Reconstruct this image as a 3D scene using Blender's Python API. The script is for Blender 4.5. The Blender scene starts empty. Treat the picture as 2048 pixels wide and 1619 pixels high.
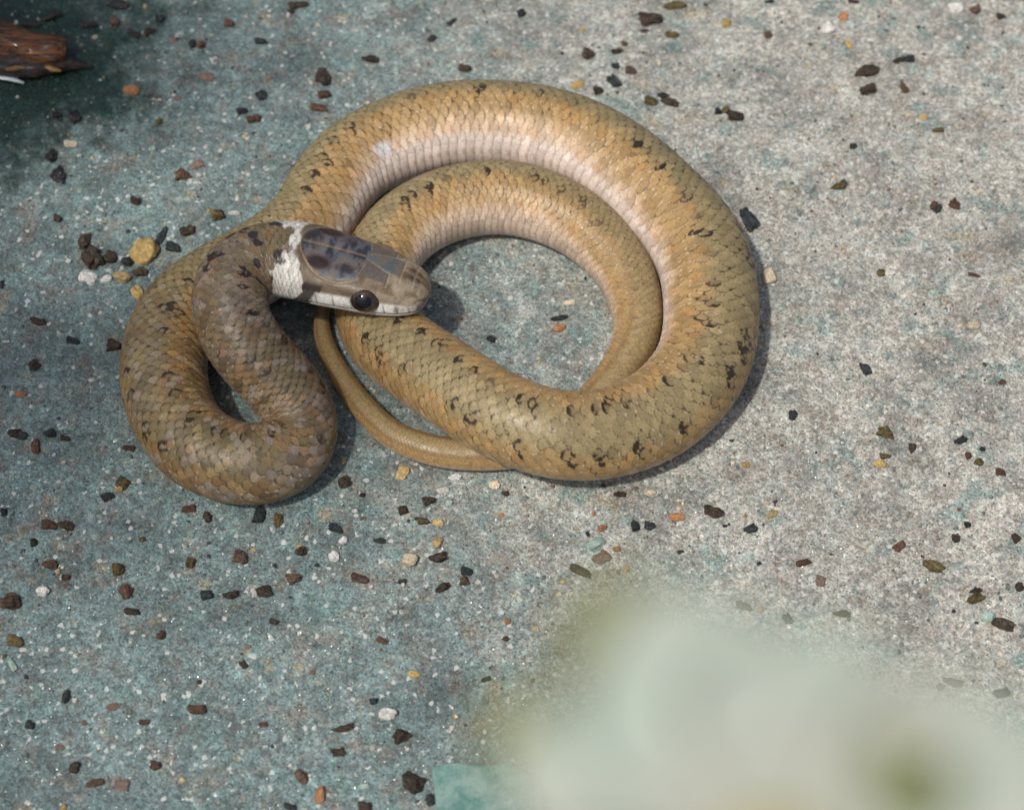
import bpy, math, random
import numpy as np

# ------------------------------------------------------------------ camera, sky, sun, exposure
K = 6.0e-5                      # metres per layout unit (0.06 mm, one photograph pixel at the focus point)
D, EL = 4333.0, math.radians(58)  # camera distance (units) and elevation
scene = bpy.context.scene
CAM = np.array([0.0, -D * math.cos(EL), D * math.sin(EL)])
FW = -CAM / D
RT = np.array([1.0, 0.0, 0.0])
UP = np.array([0.0, math.sin(EL), math.cos(EL)])
camd = bpy.data.cameras.new('camera')
cam = bpy.data.objects.new('camera', camd)
scene.collection.objects.link(cam)
cam.location = CAM * K
cam.rotation_euler = (math.pi / 2 - EL, 0, 0)
camd.sensor_width = 36.0
camd.lens = 36.0 * D / 2048.0
camd.clip_start = 0.002
camd.clip_end = 60.0
camd.dof.use_dof = True
camd.dof.focus_distance = 4255 * K
camd.dof.aperture_fstop = 27.0
scene.camera = cam

SUN = np.array([-0.34, -0.36, 1.0])
SUN = SUN / np.linalg.norm(SUN)
world = bpy.data.worlds.new('World')
scene.world = world
world.use_nodes = True
wn = world.node_tree.nodes
wl = world.node_tree.links
wn.clear()
sky = wn.new('ShaderNodeTexSky')
sky.sky_type = 'NISHITA'
sky.sun_disc = False
sky.sun_elevation = math.asin(SUN[2])
sky.sun_rotation = math.atan2(SUN[0], SUN[1])
sky.dust_density = 5.0
sky.ozone_density = 0.6
bg = wn.new('ShaderNodeBackground')
bg.inputs['Strength'].default_value = 0.12
wo = wn.new('ShaderNodeOutputWorld')
wl.new(sky.outputs[0], bg.inputs[0])
wl.new(bg.outputs[0], wo.inputs[0])
ld = bpy.data.lights.new('sun', 'SUN')
ld.energy = 4.2
ld.angle = math.radians(2.6)
ld.color = (1.0, 0.95, 0.88)
sun = bpy.data.objects.new('sun', ld)
scene.collection.objects.link(sun)
sun.rotation_euler = (math.acos(SUN[2]), 0, math.atan2(SUN[0], -SUN[1]))
sun.location = SUN * 2.0
vs = scene.view_settings
vs.view_transform = 'Standard'
vs.look = 'None'
vs.exposure = -0.38
vs.gamma = 1.0
vs.use_curve_mapping = False
scene.cycles.use_denoising = True
try:
    scene.cycles.denoising_input_passes = 'RGB_ALBEDO_NORMAL'
    scene.cycles.denoising_prefilter = 'ACCURATE'
except Exception:
    pass

RNG = np.random.default_rng(7)
random.seed(7)
COL = scene.collection


# ------------------------------------------------------------------ helpers
def place(u, v, h=0.0):
    """photograph pixel -> (point on the plane z=h, depth), layout units"""
    d = FW + (u - 1024) / D * RT - (v - 809.5) / D * UP
    t = (h - CAM[2]) / d[2]
    return CAM + t * d, t


def at_depth(u, v, t):
    return CAM + t * (FW + (u - 1024) / D * RT - (v - 809.5) / D * UP)


def hash2(ix, iy, seed):
    n = (ix.astype(np.int64) * 374761393 + iy.astype(np.int64) * 668265263 + seed * 974711) & 0x7fffffff
    n = ((n ^ (n >> 13)) * 1274126177) & 0x7fffffff
    n = (n ^ (n >> 16)) & 0xffff
    return n / 65535.0


def vnoise(x, y, seed=0):
    ix, iy = np.floor(x), np.floor(y)
    fx, fy = x - ix, y - iy
    fx, fy = fx * fx * (3 - 2 * fx), fy * fy * (3 - 2 * fy)
    a = hash2(ix, iy, seed); b = hash2(ix + 1, iy, seed)
    c = hash2(ix, iy + 1, seed); d = hash2(ix + 1, iy + 1, seed)
    return (a * (1 - fx) + b * fx) * (1 - fy) + (c * (1 - fx) + d * fx) * fy


def fbm(x, y, seed=0, octs=4):
    s, a, t = 0.0, 0.5, 0.0
    for k in range(octs):
        s = s + a * vnoise(x * 2 ** k, y * 2 ** k, seed + k * 17)
        t += a
        a *= 0.5
    return s / t


def sstep(a, b, x):
    t = np.clip((x - a) / (b - a), 0, 1)
    return t * t * (3 - 2 * t)


def mix(c, d, m):
    m = np.asarray(m)[..., None]
    return c * (1 - m) + np.asarray(d) * m


def mesh_obj(name, verts, faces, mat=None, parent=None, smooth=True, color=None):
    """verts in layout units"""
    me = bpy.data.meshes.new(name)
    v = np.asarray(verts, dtype=np.float64) * K
    f = np.asarray(faces, dtype=np.int32) if not isinstance(faces, list) else None
    if f is not None:
        n, m = f.shape
        me.vertices.add(len(v))
        me.vertices.foreach_set('co', v.astype(np.float32).ravel())
        me.loops.add(n * m)
        me.loops.foreach_set('vertex_index', f.ravel())
        me.polygons.add(n)
        me.polygons.foreach_set('loop_start', np.arange(0, n * m, m, dtype=np.int32))
        me.update(calc_edges=True)
        me.validate()
    else:
        me.from_pydata(v.tolist(), [], faces)
        me.update()
    me.polygons.foreach_set('use_smooth', np.full(len(me.polygons), smooth))
    if color is not None:
        at = me.attributes.new('Col', 'FLOAT_COLOR', 'POINT')
        c = np.ones((len(v), 4), dtype=np.float32)
        c[:, :3] = color
        at.data.foreach_set('color', c.ravel())
    if mat:
        me.materials.append(mat)
    o = bpy.data.objects.new(name, me)
    COL.objects.link(o)
    if parent:
        o.parent = parent
    return o


def empty(name, loc=(0, 0, 0)):
    o = bpy.data.objects.new(name, None)
    o.empty_display_size = 0.005
    o.location = np.asarray(loc) * K
    COL.objects.link(o)
    return o


def tag(o, label, cat, group=None):
    o['label'] = label
    o['category'] = cat
    if group:
        o['group'] = group


class NT:
    """small node-tree helper"""
    def __init__(self, name):
        self.m = bpy.data.materials.new(name)
        self.m.use_nodes = True
        self.t = self.m.node_tree
        self.t.nodes.clear()
        self.out = self.n('ShaderNodeOutputMaterial')
        self.b = self.n('ShaderNodeBsdfPrincipled')
        self.l(self.b.outputs[0], self.out.inputs[0])

    def n(self, ty, **kw):
        nd = self.t.nodes.new(ty)
        for k, v in kw.items():
            setattr(nd, k, v)
        return nd

    def l(self, a, b):
        self.t.links.new(a, b)

    def coords(self, scale):
        tc = self.n('ShaderNodeTexCoord')
        mp = self.n('ShaderNodeVectorMath', operation='SCALE')
        self.l(tc.outputs['Object'], mp.inputs[0])
        mp.inputs['Scale'].default_value = scale
        return mp.outputs[0]

    def noise(self, vec, scale, detail=3, rough=0.55, out='Fac'):
        nd = self.n('ShaderNodeTexNoise')
        self.l(vec, nd.inputs['Vector'])
        nd.inputs['Scale'].default_value = scale
        nd.inputs['Detail'].default_value = detail
        nd.inputs['Roughness'].default_value = rough
        return nd.outputs[out]

    def voro(self, vec, scale, out='Color', feature='F1'):
        nd = self.n('ShaderNodeTexVoronoi', feature=feature)
        self.l(vec, nd.inputs['Vector'])
        nd.inputs['Scale'].default_value = scale
        return nd.outputs[out]

    def ramp(self, fac, stops, interp='LINEAR'):
        nd = self.n('ShaderNodeValToRGB')
        cr = nd.color_ramp
        cr.interpolation = interp
        while len(cr.elements) < len(stops):
            cr.elements.new(0.5)
        for e, (p, c) in zip(cr.elements, stops):
            e.position = p
            e.color = (*c, 1) if len(c) == 3 else c
        self.l(fac, nd.inputs[0])
        return nd.outputs[0]

    def mixc(self, fac, a, b, mode='MIX'):
        nd = self.n('ShaderNodeMix', data_type='RGBA', blend_type=mode)
        for s, v in ((nd.inputs[0], fac), (nd.inputs[6], a), (nd.inputs[7], b)):
            if hasattr(v, 'is_linked'):
                self.l(v, s)
            elif isinstance(v, (int, float)):
                s.default_value = v
            else:
                s.default_value = (*v, 1)
        return nd.outputs[2]

    def math(self, op, a, b=None, c=None, clamp=False):
        nd = self.n('ShaderNodeMath', operation=op, use_clamp=clamp)
        for s, v in zip(nd.inputs, (a, b, c)):
            if v is None:
                continue
            if hasattr(v, 'is_linked'):
                self.l(v, s)
            else:
                s.default_value = v
        return nd.outputs[0]

    def maprange(self, x, a, b, c=0.0, d=1.0):
        nd = self.n('ShaderNodeMapRange', interpolation_type='SMOOTHSTEP')
        self.l(x, nd.inputs[0])
        for i, v in enumerate((a, b, c, d)):
            nd.inputs[i + 1].default_value = v
        return nd.outputs[0]

    def bump(self, h, strength, dist):
        nd = self.n('ShaderNodeBump')
        nd.inputs['Strength'].default_value = strength
        nd.inputs['Distance'].default_value = dist
        self.l(h, nd.inputs['Height'])
        return nd.outputs[0]


# ------------------------------------------------------------------ ground height (layout units)
def ground_z(x, y):
    z = 10.0 * (fbm(x / 420.0, y / 420.0, 3, 3) - 0.5)
    z = z + 5.0 * (fbm(x / 60.0, y / 60.0, 9, 3) - 0.5)
    return z - 2.0


# ------------------------------------------------------------------ stone ground
def stone_material():
    t = NT('weathered_blue_green_stone')
    P = t.coords(1.0 / K)                      # layout units
    # warp so that grains are not clean cells
    wv = t.n('ShaderNodeVectorMath', operation='MULTIPLY_ADD')
    nz = t.n('ShaderNodeTexNoise')
    t.l(P, nz.inputs['Vector'])
    nz.inputs['Scale'].default_value = 0.16
    t.l(nz.outputs['Color'], wv.inputs[0])
    wv.inputs[1].default_value = (4, 4, 4)
    t.l(P, wv.inputs[2])
    PW = wv.outputs[0]
    big = t.noise(P, 0.0016, 3, 0.55)
    med = t.noise(P, 0.012, 4, 0.6)
    sm = t.noise(P, 0.05, 4, 0.65)
    sep = t.n('ShaderNodeSeparateXYZ')
    t.l(P, sep.inputs[0])
    # beige stone towards +x, blue-green towards -x / -y; light fall-off painted in
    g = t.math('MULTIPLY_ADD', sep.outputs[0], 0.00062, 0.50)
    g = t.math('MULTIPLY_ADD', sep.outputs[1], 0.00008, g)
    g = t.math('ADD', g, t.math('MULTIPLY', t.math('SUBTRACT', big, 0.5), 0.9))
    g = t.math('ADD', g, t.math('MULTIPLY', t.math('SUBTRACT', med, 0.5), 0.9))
    pale_side = t.maprange(g, 0.15, 0.95)
    base = t.mixc(pale_side, (0.140, 0.192, 0.190), (0.350, 0.338, 0.302))
    # patches: rust pink, teal, dark
    pk = t.maprange(t.noise(P, 0.017, 5, 0.68), 0.48, 0.66)
    base = t.mixc(t.math('MULTIPLY', pk, 0.75), base, t.mixc(pale_side, (0.170, 0.150, 0.128), (0.30, 0.265, 0.222)))
    P2 = t.n('ShaderNodeVectorMath', operation='ADD')
    t.l(P, P2.inputs[0]); P2.inputs[1].default_value = (3000, 900, 40)
    tl = t.maprange(t.noise(P2.outputs[0], 0.017, 4, 0.65), 0.52, 0.68)
    base = t.mixc(t.math('MULTIPLY', tl, 0.6), base, (0.13, 0.215, 0.205))
    P3 = t.n('ShaderNodeVectorMath', operation='ADD')
    t.l(P, P3.inputs[0]); P3.inputs[1].default_value = (-800, 5000, 90)
    oc = t.maprange(t.noise(P3.outputs[0], 0.016, 4, 0.6), 0.60, 0.72)
    base = t.mixc(t.math('MULTIPLY', oc, 0.40), base, (0.34, 0.255, 0.13))
    cl = t.ramp(t.noise(P2.outputs[0], 0.0065, 5, 0.68), [(0.30, (0.58,) * 3), (0.5, (1.0,) * 3), (0.70, (1.30,) * 3)])
    base = t.mixc(0.9, base, cl, 'MULTIPLY')
    cl2 = t.ramp(t.noise(P3.outputs[0], 0.03, 5, 0.72), [(0.30, (0.50,) * 3), (0.5, (1.0,) * 3), (0.70, (1.4,) * 3)])
    base = t.mixc(0.6, base, cl2, 'MULTIPLY')
    # grain: three sizes of cells with random tone
    hsv1 = t.n('ShaderNodeSeparateColor'); t.l(t.voro(PW, 0.33), hsv1.inputs[0])
    hsv2 = t.n('ShaderNodeSeparateColor'); t.l(t.voro(PW, 0.14), hsv2.inputs[0])
    g1 = t.ramp(hsv1.outputs[0], [(0.0, (0.40,) * 3), (0.25, (0.74,) * 3), (0.6, (1.0,) * 3), (0.9, (1.25,) * 3), (1.0, (1.65,) * 3)])
    g2 = t.ramp(hsv2.outputs[0], [(0.0, (0.5,) * 3), (0.5, (1.0,) * 3), (1.0, (1.5,) * 3)])
    col = t.mixc(1.0, base, g1, 'MULTIPLY')
    col = t.mixc(0.5, col, g2, 'MULTIPLY')
    mott = t.ramp(sm, [(0.25, (0.45,) * 3), (0.5, (1.0,) * 3), (0.75, (1.45,) * 3)])
    col = t.mixc(0.5, col, mott, 'MULTIPLY')
    # grain hue: teal, blue, pinkish and cream minerals
    hue = t.ramp(hsv1.outputs[1], [(0.0, (0.75, 1.1, 1.15)), (0.3, (0.9, 1.02, 1.02)), (0.6, (1.05, 1.0, 0.95)), (0.85, (1.10, 0.98, 0.90)), (1.0, (0.8, 0.95, 1.3))])
    col = t.mixc(0.5, col, hue, 'MULTIPLY')
    wht = t.maprange(hsv2.outputs[1], 0.968, 0.98)
    col = t.mixc(t.math('MULTIPLY', wht, 0.7), col, (0.55, 0.56, 0.53))  # sparse white grains painted bright to stand for glints
    # wet, algae-green corner round the rotten twig
    tw, _ = place(20, 90)
    dx = t.math('SUBTRACT', sep.outputs[0], float(tw[0]))
    dy = t.math('SUBTRACT', sep.outputs[1], float(tw[1]))
    dx2 = t.math('MULTIPLY', dx, 0.85)
    dist = t.math('SQRT', t.math('ADD', t.math('MULTIPLY', dx2, dx2), t.math('MULTIPLY', t.math('MULTIPLY', dy, dy), 0.75)))
    dist = t.math('ADD', dist, t.math('MULTIPLY', t.math('SUBTRACT', t.noise(P, 0.007, 4, 0.6), 0.5), 420))
    dist = t.math('ADD', dist, t.math('MULTIPLY', t.math('SUBTRACT', t.noise(P, 0.022, 4, 0.65), 0.5), 330))
    wet = t.maprange(dist, 150, 430, 1.0, 0.0)
    col = t.mixc(wet, col, t.mixc(1.0, col, (0.085, 0.165, 0.125), 'MULTIPLY'))
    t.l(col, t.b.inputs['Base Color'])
    # roughness: grains dull, some crystal faces shiny, wet film glossy
    shiny = t.maprange(hsv1.outputs[2], 0.80, 0.86)
    rg = t.math('MULTIPLY_ADD', shiny, -0.52, 0.72)
    rg = t.math('MULTIPLY_ADD', wet, -0.42, rg, clamp=True)
    rg = t.math('MAXIMUM', rg, 0.16)
    t.l(rg, t.b.inputs['Roughness'])
    t.b.inputs['Specular IOR Level'].default_value = 0.5
    # relief: grain domes + pits, and crystal faces tilted at random
    dome = t.voro(PW, 0.33, 'Distance')
    dome2 = t.voro(PW, 0.14, 'Distance')
    h = t.math('MULTIPLY_ADD', dome, -0.55, t.math('MULTIPLY', hsv1.outputs[0], 0.5))
    h = t.math('MULTIPLY_ADD', dome2, -0.5, h)
    h = t.math('MULTIPLY_ADD', sm, 1.2, h)
    nb = t.bump(h, 0.5, 1.7 * K)
    rnd = t.n('ShaderNodeVectorMath', operation='SUBTRACT')
    t.l(t.voro(PW, 0.33), rnd.inputs[0]); rnd.inputs[1].default_value = (0.5, 0.5, 0.5)
    rs = t.n('ShaderNodeVectorMath', operation='SCALE')
    t.l(rnd.outputs[0], rs.inputs[0])
    t.l(t.math('MULTIPLY_ADD', shiny, 0.75, 0.34), rs.inputs['Scale'])
    ad = t.n('ShaderNodeVectorMath', operation='ADD')
    t.l(nb, ad.inputs[0]); t.l(rs.outputs[0], ad.inputs[1])
    nm = t.n('ShaderNodeVectorMath', operation='NORMALIZE')
    t.l(ad.outputs[0], nm.inputs[0])
    t.l(nm.outputs[0], t.b.inputs['Normal'])
    return t.m


STONE = stone_material()


def build_ground():
    fine = np.arange(-1700, 1701, 9.0)
    far = np.array([1900, 2300, 3000, 4500, 8000, 16000, 33000.0])
    ax = np.concatenate([-far[::-1], fine, far])
    X, Y = np.meshgrid(ax, ax, indexing='ij')
    Z = ground_z(X, Y)
    n = len(ax)
    V = np.stack([X, Y, Z], -1).reshape(-1, 3)
    i = np.arange(n - 1)
    I, J = np.meshgrid(i, i, indexing='ij')
    a = (I * n + J).ravel()
    F = np.stack([a, a + n, a + n + 1, a + 1], -1)
    o = mesh_obj('ground', V, F, STONE)
    o['kind'] = 'structure'
    o['label'] = 'speckled blue-green and beige stone slab'
    return o


build_ground()


# ------------------------------------------------------------------ snake
# u, v (photograph px), width px, centre height, roll (dorsal tilt, + = right of travel head->tail)
SNAKE = [
    (860, 590, 0, 174, 17), (802, 576, 0, 179, 17), (741, 560, 0, 185, 17), (680, 543, 0, 191, 15), (625, 527, 0, 197, 12),
    (570, 517, 142, 204, 8), (515, 523, 144, 206, 5), (470, 554, 148, 205, 4), (458, 606, 152, 196, 4),
    (472, 660, 153, 178, 2), (508, 711, 153, 152, -4), (551, 758, 150, 122, -10), (588, 806, 150, 94, -16),
    (602, 856, 150, 74, -20), (584, 901, 156, 70, -20), (535, 926, 160, 72, -20), (475, 926, 164, 74, -20),
    (415, 906, 168, 75, -20), (366, 864, 170, 76, -21), (337, 805, 172, 77, -22), (327, 735, 172, 77, -22),
    (340, 668, 170, 77, -22), (376, 612, 168, 77, -23), (436, 570, 167, 76, -24), (508, 530, 167, 76, -26),
    (570, 492, 167, 76, -28), (618, 447, 168, 76, -34), (655, 388, 169, 76, -40), (697, 334, 170, 76, -46),
    (750, 298, 170, 76, -46), (828, 266, 171, 77, -46), (909, 249, 172, 78, -46), (995, 248, 173, 78, -46),
    (1083, 260, 175, 79, -46), (1165, 287, 177, 80, -43), (1248, 338, 180, 81, -38), (1334, 416, 183, 82, -33),
    (1384, 474, 186, 83, -28), (1413, 538, 189, 84, -28), (1422, 604, 190, 84, -28), (1421, 663, 190, 84, -28),
    (1406, 726, 188, 84, -28), (1370, 779, 186, 84, -28), (1324, 821, 184, 86, -28), (1268, 850, 182, 90, -28),
    (1191, 869, 179, 104, -28), (1112, 868, 177, 120, -28), (1035, 846, 174, 124, -27), (973, 815, 172, 120, -24),
    (918, 779, 170, 110, -20), (847, 732, 167, 98, -16), (785, 686, 163, 80, -14), (752, 640, 158, 70, -14),
    (744, 580, 146, 58, -20), (762, 520, 148, 62, -26), (803, 462, 150, 66, -36), (868, 420, 149, 66, -36),
    (955, 396, 149, 66, -36), (1030, 397, 147, 65, -36), (1108, 420, 142, 63, -36), (1183, 467, 131, 58, -28),
    (1246, 538, 118, 52, -26), (1273, 610, 106, 47, -24), (1274, 670, 94, 42, -22), (1248, 728, 84, 37, -20),
    (1203, 787, 78, 33, -16), (1140, 850, 74, 30, -12), (1068, 893, 71, 29, -8), (988, 907, 68, 29, -6),
    (908, 907, 64, 28, -6), (845, 895, 61, 27, -6), (779, 866, 57, 25, -6), (732, 820, 52, 23, -6),
    (697, 776, 47, 21, -6), (671, 733, 43, 19, -6), (650, 688, 38, 17, -4), (643, 648, 33, 15, 0),
    (648, 610, 27, 12, 0), (664, 572, 20, 9, 0), (688, 540, 12, 6, 0), (706, 522, 5, 4, 0),
]
NTH = 168
HT = np.array([0, 3, 8, 16, 28, 50, 80, 115, 150, 200, 240, 280, 320, 360, 400.])
HWID = np.array([0, 22, 37, 49, 58, 68, 76, 81, 85, 90, 90, 84, 77, 72, 71.])
HTOP = np.array([0, 14, 22, 30, 37, 45, 51, 55, 57, 58, 58, 60, 64, 68, 71.])
HBOT = np.array([0, 14, 22, 29, 35, 41, 46, 49, 51, 54, 57, 60, 64, 68, 71.])


def pchip(x, xp, fp):
    """smooth interpolation through the profile points"""
    xs = np.linspace(xp[0], xp[-1], 2001)
    ys = np.interp(xs, xp, fp)
    k = np.exp(-0.5 * (np.linspace(-2.5, 2.5, 41)) ** 2)
    k /= k.sum()
    sm = np.convolve(np.pad(ys, 20, mode='edge'), k, 'valid')
    w = np.clip((xs - 8) / 14, 0, 1)
    return np.interp(x, xs, ys * (1 - w) + sm * w)


def snake_path():
    pts, rad, roll = [], [], []
    for u, v, w, z, rl in SNAKE:
        p, t = place(u, v, z)
        pts.append(p)
        rad.append((w if w else 142) / 2 * t / D)
        roll.append(rl)
    A = np.column_stack([np.array(pts), rad, roll])
    Q = np.vstack([2 * A[0] - A[1], A, 2 * A[-1] - A[-2]])
    out = []
    for i in range(1, len(Q) - 2):
        p0, p1, p2, p3 = Q[i - 1:i + 3]
        t = np.linspace(0, 1, 40, endpoint=False)[:, None]
        out.append(0.5 * (2 * p1 + (p2 - p0) * t + (2 * p0 - 5 * p1 + 4 * p2 - p3) * t ** 2 + (3 * p1 - p0 - 3 * p2 + p3) * t ** 3))
    C = np.vstack(out + [Q[-2][None]])
    for _ in range(1):
        s = np.concatenate([[0], np.cumsum(np.linalg.norm(np.diff(C[:, :3], axis=0), axis=1))])
        n = int(s[-1] / 2)
        S = np.linspace(0, s[-1], n)
        C = np.column_stack([np.interp(S, s, C[:, k]) for k in range(5)])
        k = np.exp(-0.5 * (np.arange(-30, 31) / 11.0) ** 2)
        k /= k.sum()
        pad = np.vstack([2 * C[0] - C[30:0:-1], C, 2 * C[-1] - C[-2:-32:-1]])
        C = np.column_stack([np.convolve(pad[:, q], k, 'valid') for q in range(5)])
    s = np.concatenate([[0], np.cumsum(np.linalg.norm(np.diff(C[:, :3], axis=0), axis=1))])
    # sampling: dense at the snout
    S = np.concatenate([40 * (np.linspace(0, 1, 40, endpoint=False) ** 2), np.arange(40, 440, 1.5), np.arange(440, s[-1] - 1700, 2.0), np.arange(s[-1] - 1700, s[-1], 1.25), [s[-1]]])
    C = np.column_stack([np.interp(S, s, C[:, q]) for q in range(5)])
    return S, C


def build_snake():
    S, C = snake_path()
    L = S[-1]
    n = len(S)
    P, R, ROLL = C[:, :3], C[:, 3], np.radians(C[:, 4])
    T = np.gradient(P, S, axis=0)
    T /= np.linalg.norm(T, axis=1)[:, None]
    Z = np.array([0, 0, 1.0])
    B = np.cross(T, Z)
    B /= np.linalg.norm(B, axis=1)[:, None]
    N = np.cross(B, T)
    cr, sr = np.cos(ROLL)[:, None], np.sin(ROLL)[:, None]
    DOR = N * cr + B * sr
    SID = B * cr - N * sr
    th = np.linspace(-math.pi, math.pi, NTH, endpoint=False)
    TH = np.broadcast_to(th, (n, NTH))
    SS = np.broadcast_to(S[:, None], (n, NTH))
    RR = np.broadcast_to(R[:, None], (n, NTH))
    thd = np.degrees(TH)
    ath = np.abs(thd)
    tailf = np.clip((L - S) / 60.0, 0, 1)
    # --- sections
    hwid, htop, hbot = (pchip(np.minimum(S, 400), HT, q) for q in (HWID, HTOP, HBOT))
    m = sstep(290, 400, S)
    a_l = (hwid * (1 - m) + R * m)[:, None]
    a_t = (htop * (1 - m) + R * m)[:, None]
    a_b = (hbot * (1 - m) + R * m)[:, None]
    c, s_ = np.cos(TH), np.sin(TH)
    hm = (1 - m)[:, None]
    pl = 1 - 0.16 * hm
    lat = a_l * np.sign(s_) * np.abs(s_) ** pl
    ver = np.where(c > 0, a_t, a_b) * np.sign(c) * np.abs(c) ** (1 - 0.08 * hm)
    # gentle vertebral ridge on the dry body
    # --- scales
    pitch = 0.255 * np.maximum(R, 10)
    pitch = pitch * (0.72 + 0.28 * sstep(300, 800, S))
    ds = np.gradient(S)
    sg = np.cumsum(ds / pitch)
    SG = np.broadcast_to(sg[:, None], (n, NTH))
    DJ = 11.8
    un = np.minimum(ath, 125) / 112.0
    jj = np.sign(thd) * 9.5 * (un - 0.2 * un * un) / 0.8
    best = np.full((n, NTH), -9.0)
    bi = np.zeros((n, NTH)); bj = np.zeros((n, NTH)); ba = np.zeros((n, NTH)); bb = np.zeros((n, NTH)); be = np.zeros((n, NTH))
    j0 = np.floor(jj)
    for dj in (-1, 0, 1, 2):
        jc = j0 + dj
        off = 0.5 * (np.mod(jc, 2))
        i0 = np.floor(SG - off)
        for di in (0, 1):
            ic = i0 + di
            a = SG - off - ic
            b = jj - jc
            wb = np.where(a > 0, np.sqrt(np.clip(1 - (np.abs(a) / 0.66) ** 2.2, 0, 1)), np.sqrt(np.clip(1 - (a / 1.25) ** 2, 0, 1)))
            wb = wb * 0.98
            ok = (np.abs(b) < wb) & (np.abs(jc) <= 9)
            h = 0.62 * a + 0.20 * (1 - np.clip(b / np.maximum(wb, 1e-3), -1, 1) ** 2) + 0.10 * np.exp(-(b / 0.13) ** 2) * sstep(0.5, 0.2, np.abs(a))
            h = np.where(ok, h, -9)
            edge = np.minimum(1 - np.abs(b) / np.maximum(wb, 1e-3), (0.66 - a) * 1.2)
            up = h > best
            best = np.where(up, h, best)
            for arr, val in ((bi, ic), (bj, jc), (ba, a), (bb, b), (be, edge)):
                arr[up] = val[up]
    # ventral plates
    av = np.mod(SG, 1.0)
    hv = 0.34 * (av - 0.4) + 0.05
    vent = ath > 109
    up = vent & (hv > best - 0.25)
    best = np.where(up, hv, best)
    bi[up] = np.floor(SG)[up]; bj[up] = 12; ba[up] = (av - 0.5)[up]; be[up] = np.minimum(1 - av, 0.5)[up]
    best = np.where(best < -5, -0.45, best)
    scal = sstep(205, 268, S)[:, None] * np.ones((1, NTH))
    amp = 0.036 * np.minimum(R, 95)[:, None] * scal
    disp = best * amp
    # --- head relief
    y = lat
    ay = np.abs(y)
    zl = ver
    t = SS
    topm = sstep(-4, 10, zl - 0.12 * a_t)
    wpar = 74 * np.sqrt(np.clip(1 - ((t - 186) / 84) ** 2, 0, 1))
    par = sstep(-3, 6, wpar - ay + 12 * (fbm(SS / 16, thd / 18, 71, 2) - 0.5)) * sstep(131, 134, t + 0.12 * (26 - ay)) * topm
    wfr = 27 * np.clip(1 - np.clip((t - 62) / 80, 0, 1) ** 2.2, 0, 1)
    fr = sstep(0, 2, wfr - ay) * sstep(60, 62, t) * topm
    sup = sstep(0, 2, ay - wfr - 1) * sstep(0, 2, 52 - ay) * sstep(80, 84, t) * sstep(150, 146, t) * topm * (1 - par)
    line = np.zeros_like(t)

    def ln(d, w=1.6):
        return np.exp(-(d / w) ** 2)
    line = np.maximum(line, ln(y) * sstep(138, 141, t) * sstep(268, 262, t) * topm)
    line = np.maximum(line, ln(y) * sstep(62, 58, t) * sstep(8, 14, t) * topm)
    line = np.maximum(line, ln(wpar - ay, 1.8) * sstep(134, 138, t) * sstep(270, 266, t) * topm)
    line = np.maximum(line, ln(wfr - ay) * sstep(60, 62, t) * sstep(141, 139, t) * topm)
    line = np.maximum(line, ln(t - 60) * topm * (ay < 40))
    line = np.maximum(line, ln(t - 34) * topm * (ay < 36))
    line = np.maximum(line, ln(t - (133 + 0.25 * (ay - 26))) * topm * (ay > 24) * (ay < 56))
    line = np.maximum(line, ln(t - 82) * topm * (ay > 26) * (ay < 58))
    side = (1 - topm)
    mouth = -0.34 * a_b
    for tt in (26, 48, 72, 96, 134, 168, 202, 236):
        line = np.maximum(line, 0.8 * ln(t - tt - 0.25 * (zl - mouth)) * side * (zl > mouth) * (zl < 0.22 * a_t))
    hdm = sstep(300, 270, t)
    lip = ln(zl - mouth, 2.2) * sstep(262, 240, t) * sstep(4, 10, t)
    line = line * hdm
    disp = disp - 2.2 * line - 2.6 * lip
    # brow ridge and eye socket
    brow = np.exp(-((t - 112) / 30) ** 2) * np.exp(-((ath - 62) / 12) ** 2)
    disp = disp + 4.5 * brow
    sock = np.exp(-((t - 114) / 22) ** 2) * np.exp(-((ath - 84) / 12) ** 2)
    disp = disp - 5 * sock
    # nostril
    nos = np.exp(-((t - 17) / 4) ** 2) * np.exp(-((ath - 68) / 7) ** 2)
    disp = disp - 3.0 * nos
    rn = np.sqrt(lat ** 2 + ver ** 2) + 1e-6
    f = 1 + disp / np.maximum(rn, 6)
    wig = 1 + 0.012 * (fbm(SS / 130, thd / 70 + 8, 31, 2) - 0.5)
    lat, ver = lat * f * wig, ver * f * wig
    V = P[:, None, :] + lat[..., None] * SID[:, None, :] + ver[..., None] * DOR[:, None, :]
    gz = 1.0
    V[..., 2] = np.where(V[..., 2] < gz, gz - 0.05 * (gz - V[..., 2]), V[..., 2])

    # --- colour -------------------------------------------------
    r1 = hash2(bi, bj, 5); r2 = hash2(bi, bj, 11); r3 = hash2(bi, bj, 23)
    olive = np.array([0.258, 0.205, 0.106]); ochre = np.array([0.350, 0.228, 0.098]); flank = np.array([0.45, 0.315, 0.178])  # olive back tone, darkened further to paint in limb shading
    pale = np.array([0.56, 0.43, 0.315]); belly = np.array([0.68, 0.585, 0.525])
    grey = np.array([0.165, 0.130, 0.085])
    nz = fbm(SS / 45, thd / 22 + 50, 41, 3) - 0.5
    athn = ath + 14 * nz + 5 * (r1 - 0.5)
    # front of the body duller and browner, rear warm tan; tail plain
    front = sstep(2250, 900, SS)
    col = np.broadcast_to(olive, (n, NTH, 3)).copy()
    col = mix(col, ochre, 0.9 * sstep(22, 46, athn))
    col = mix(col, flank, sstep(62, 92, athn) * (1 - 0.75 * front))
    pm = np.clip(1 - front * 1.1, 0, 1)
    col = mix(col, pale, sstep(72, 96, athn) * pm)
    rear = sstep(3700, 4100, SS)
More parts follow.
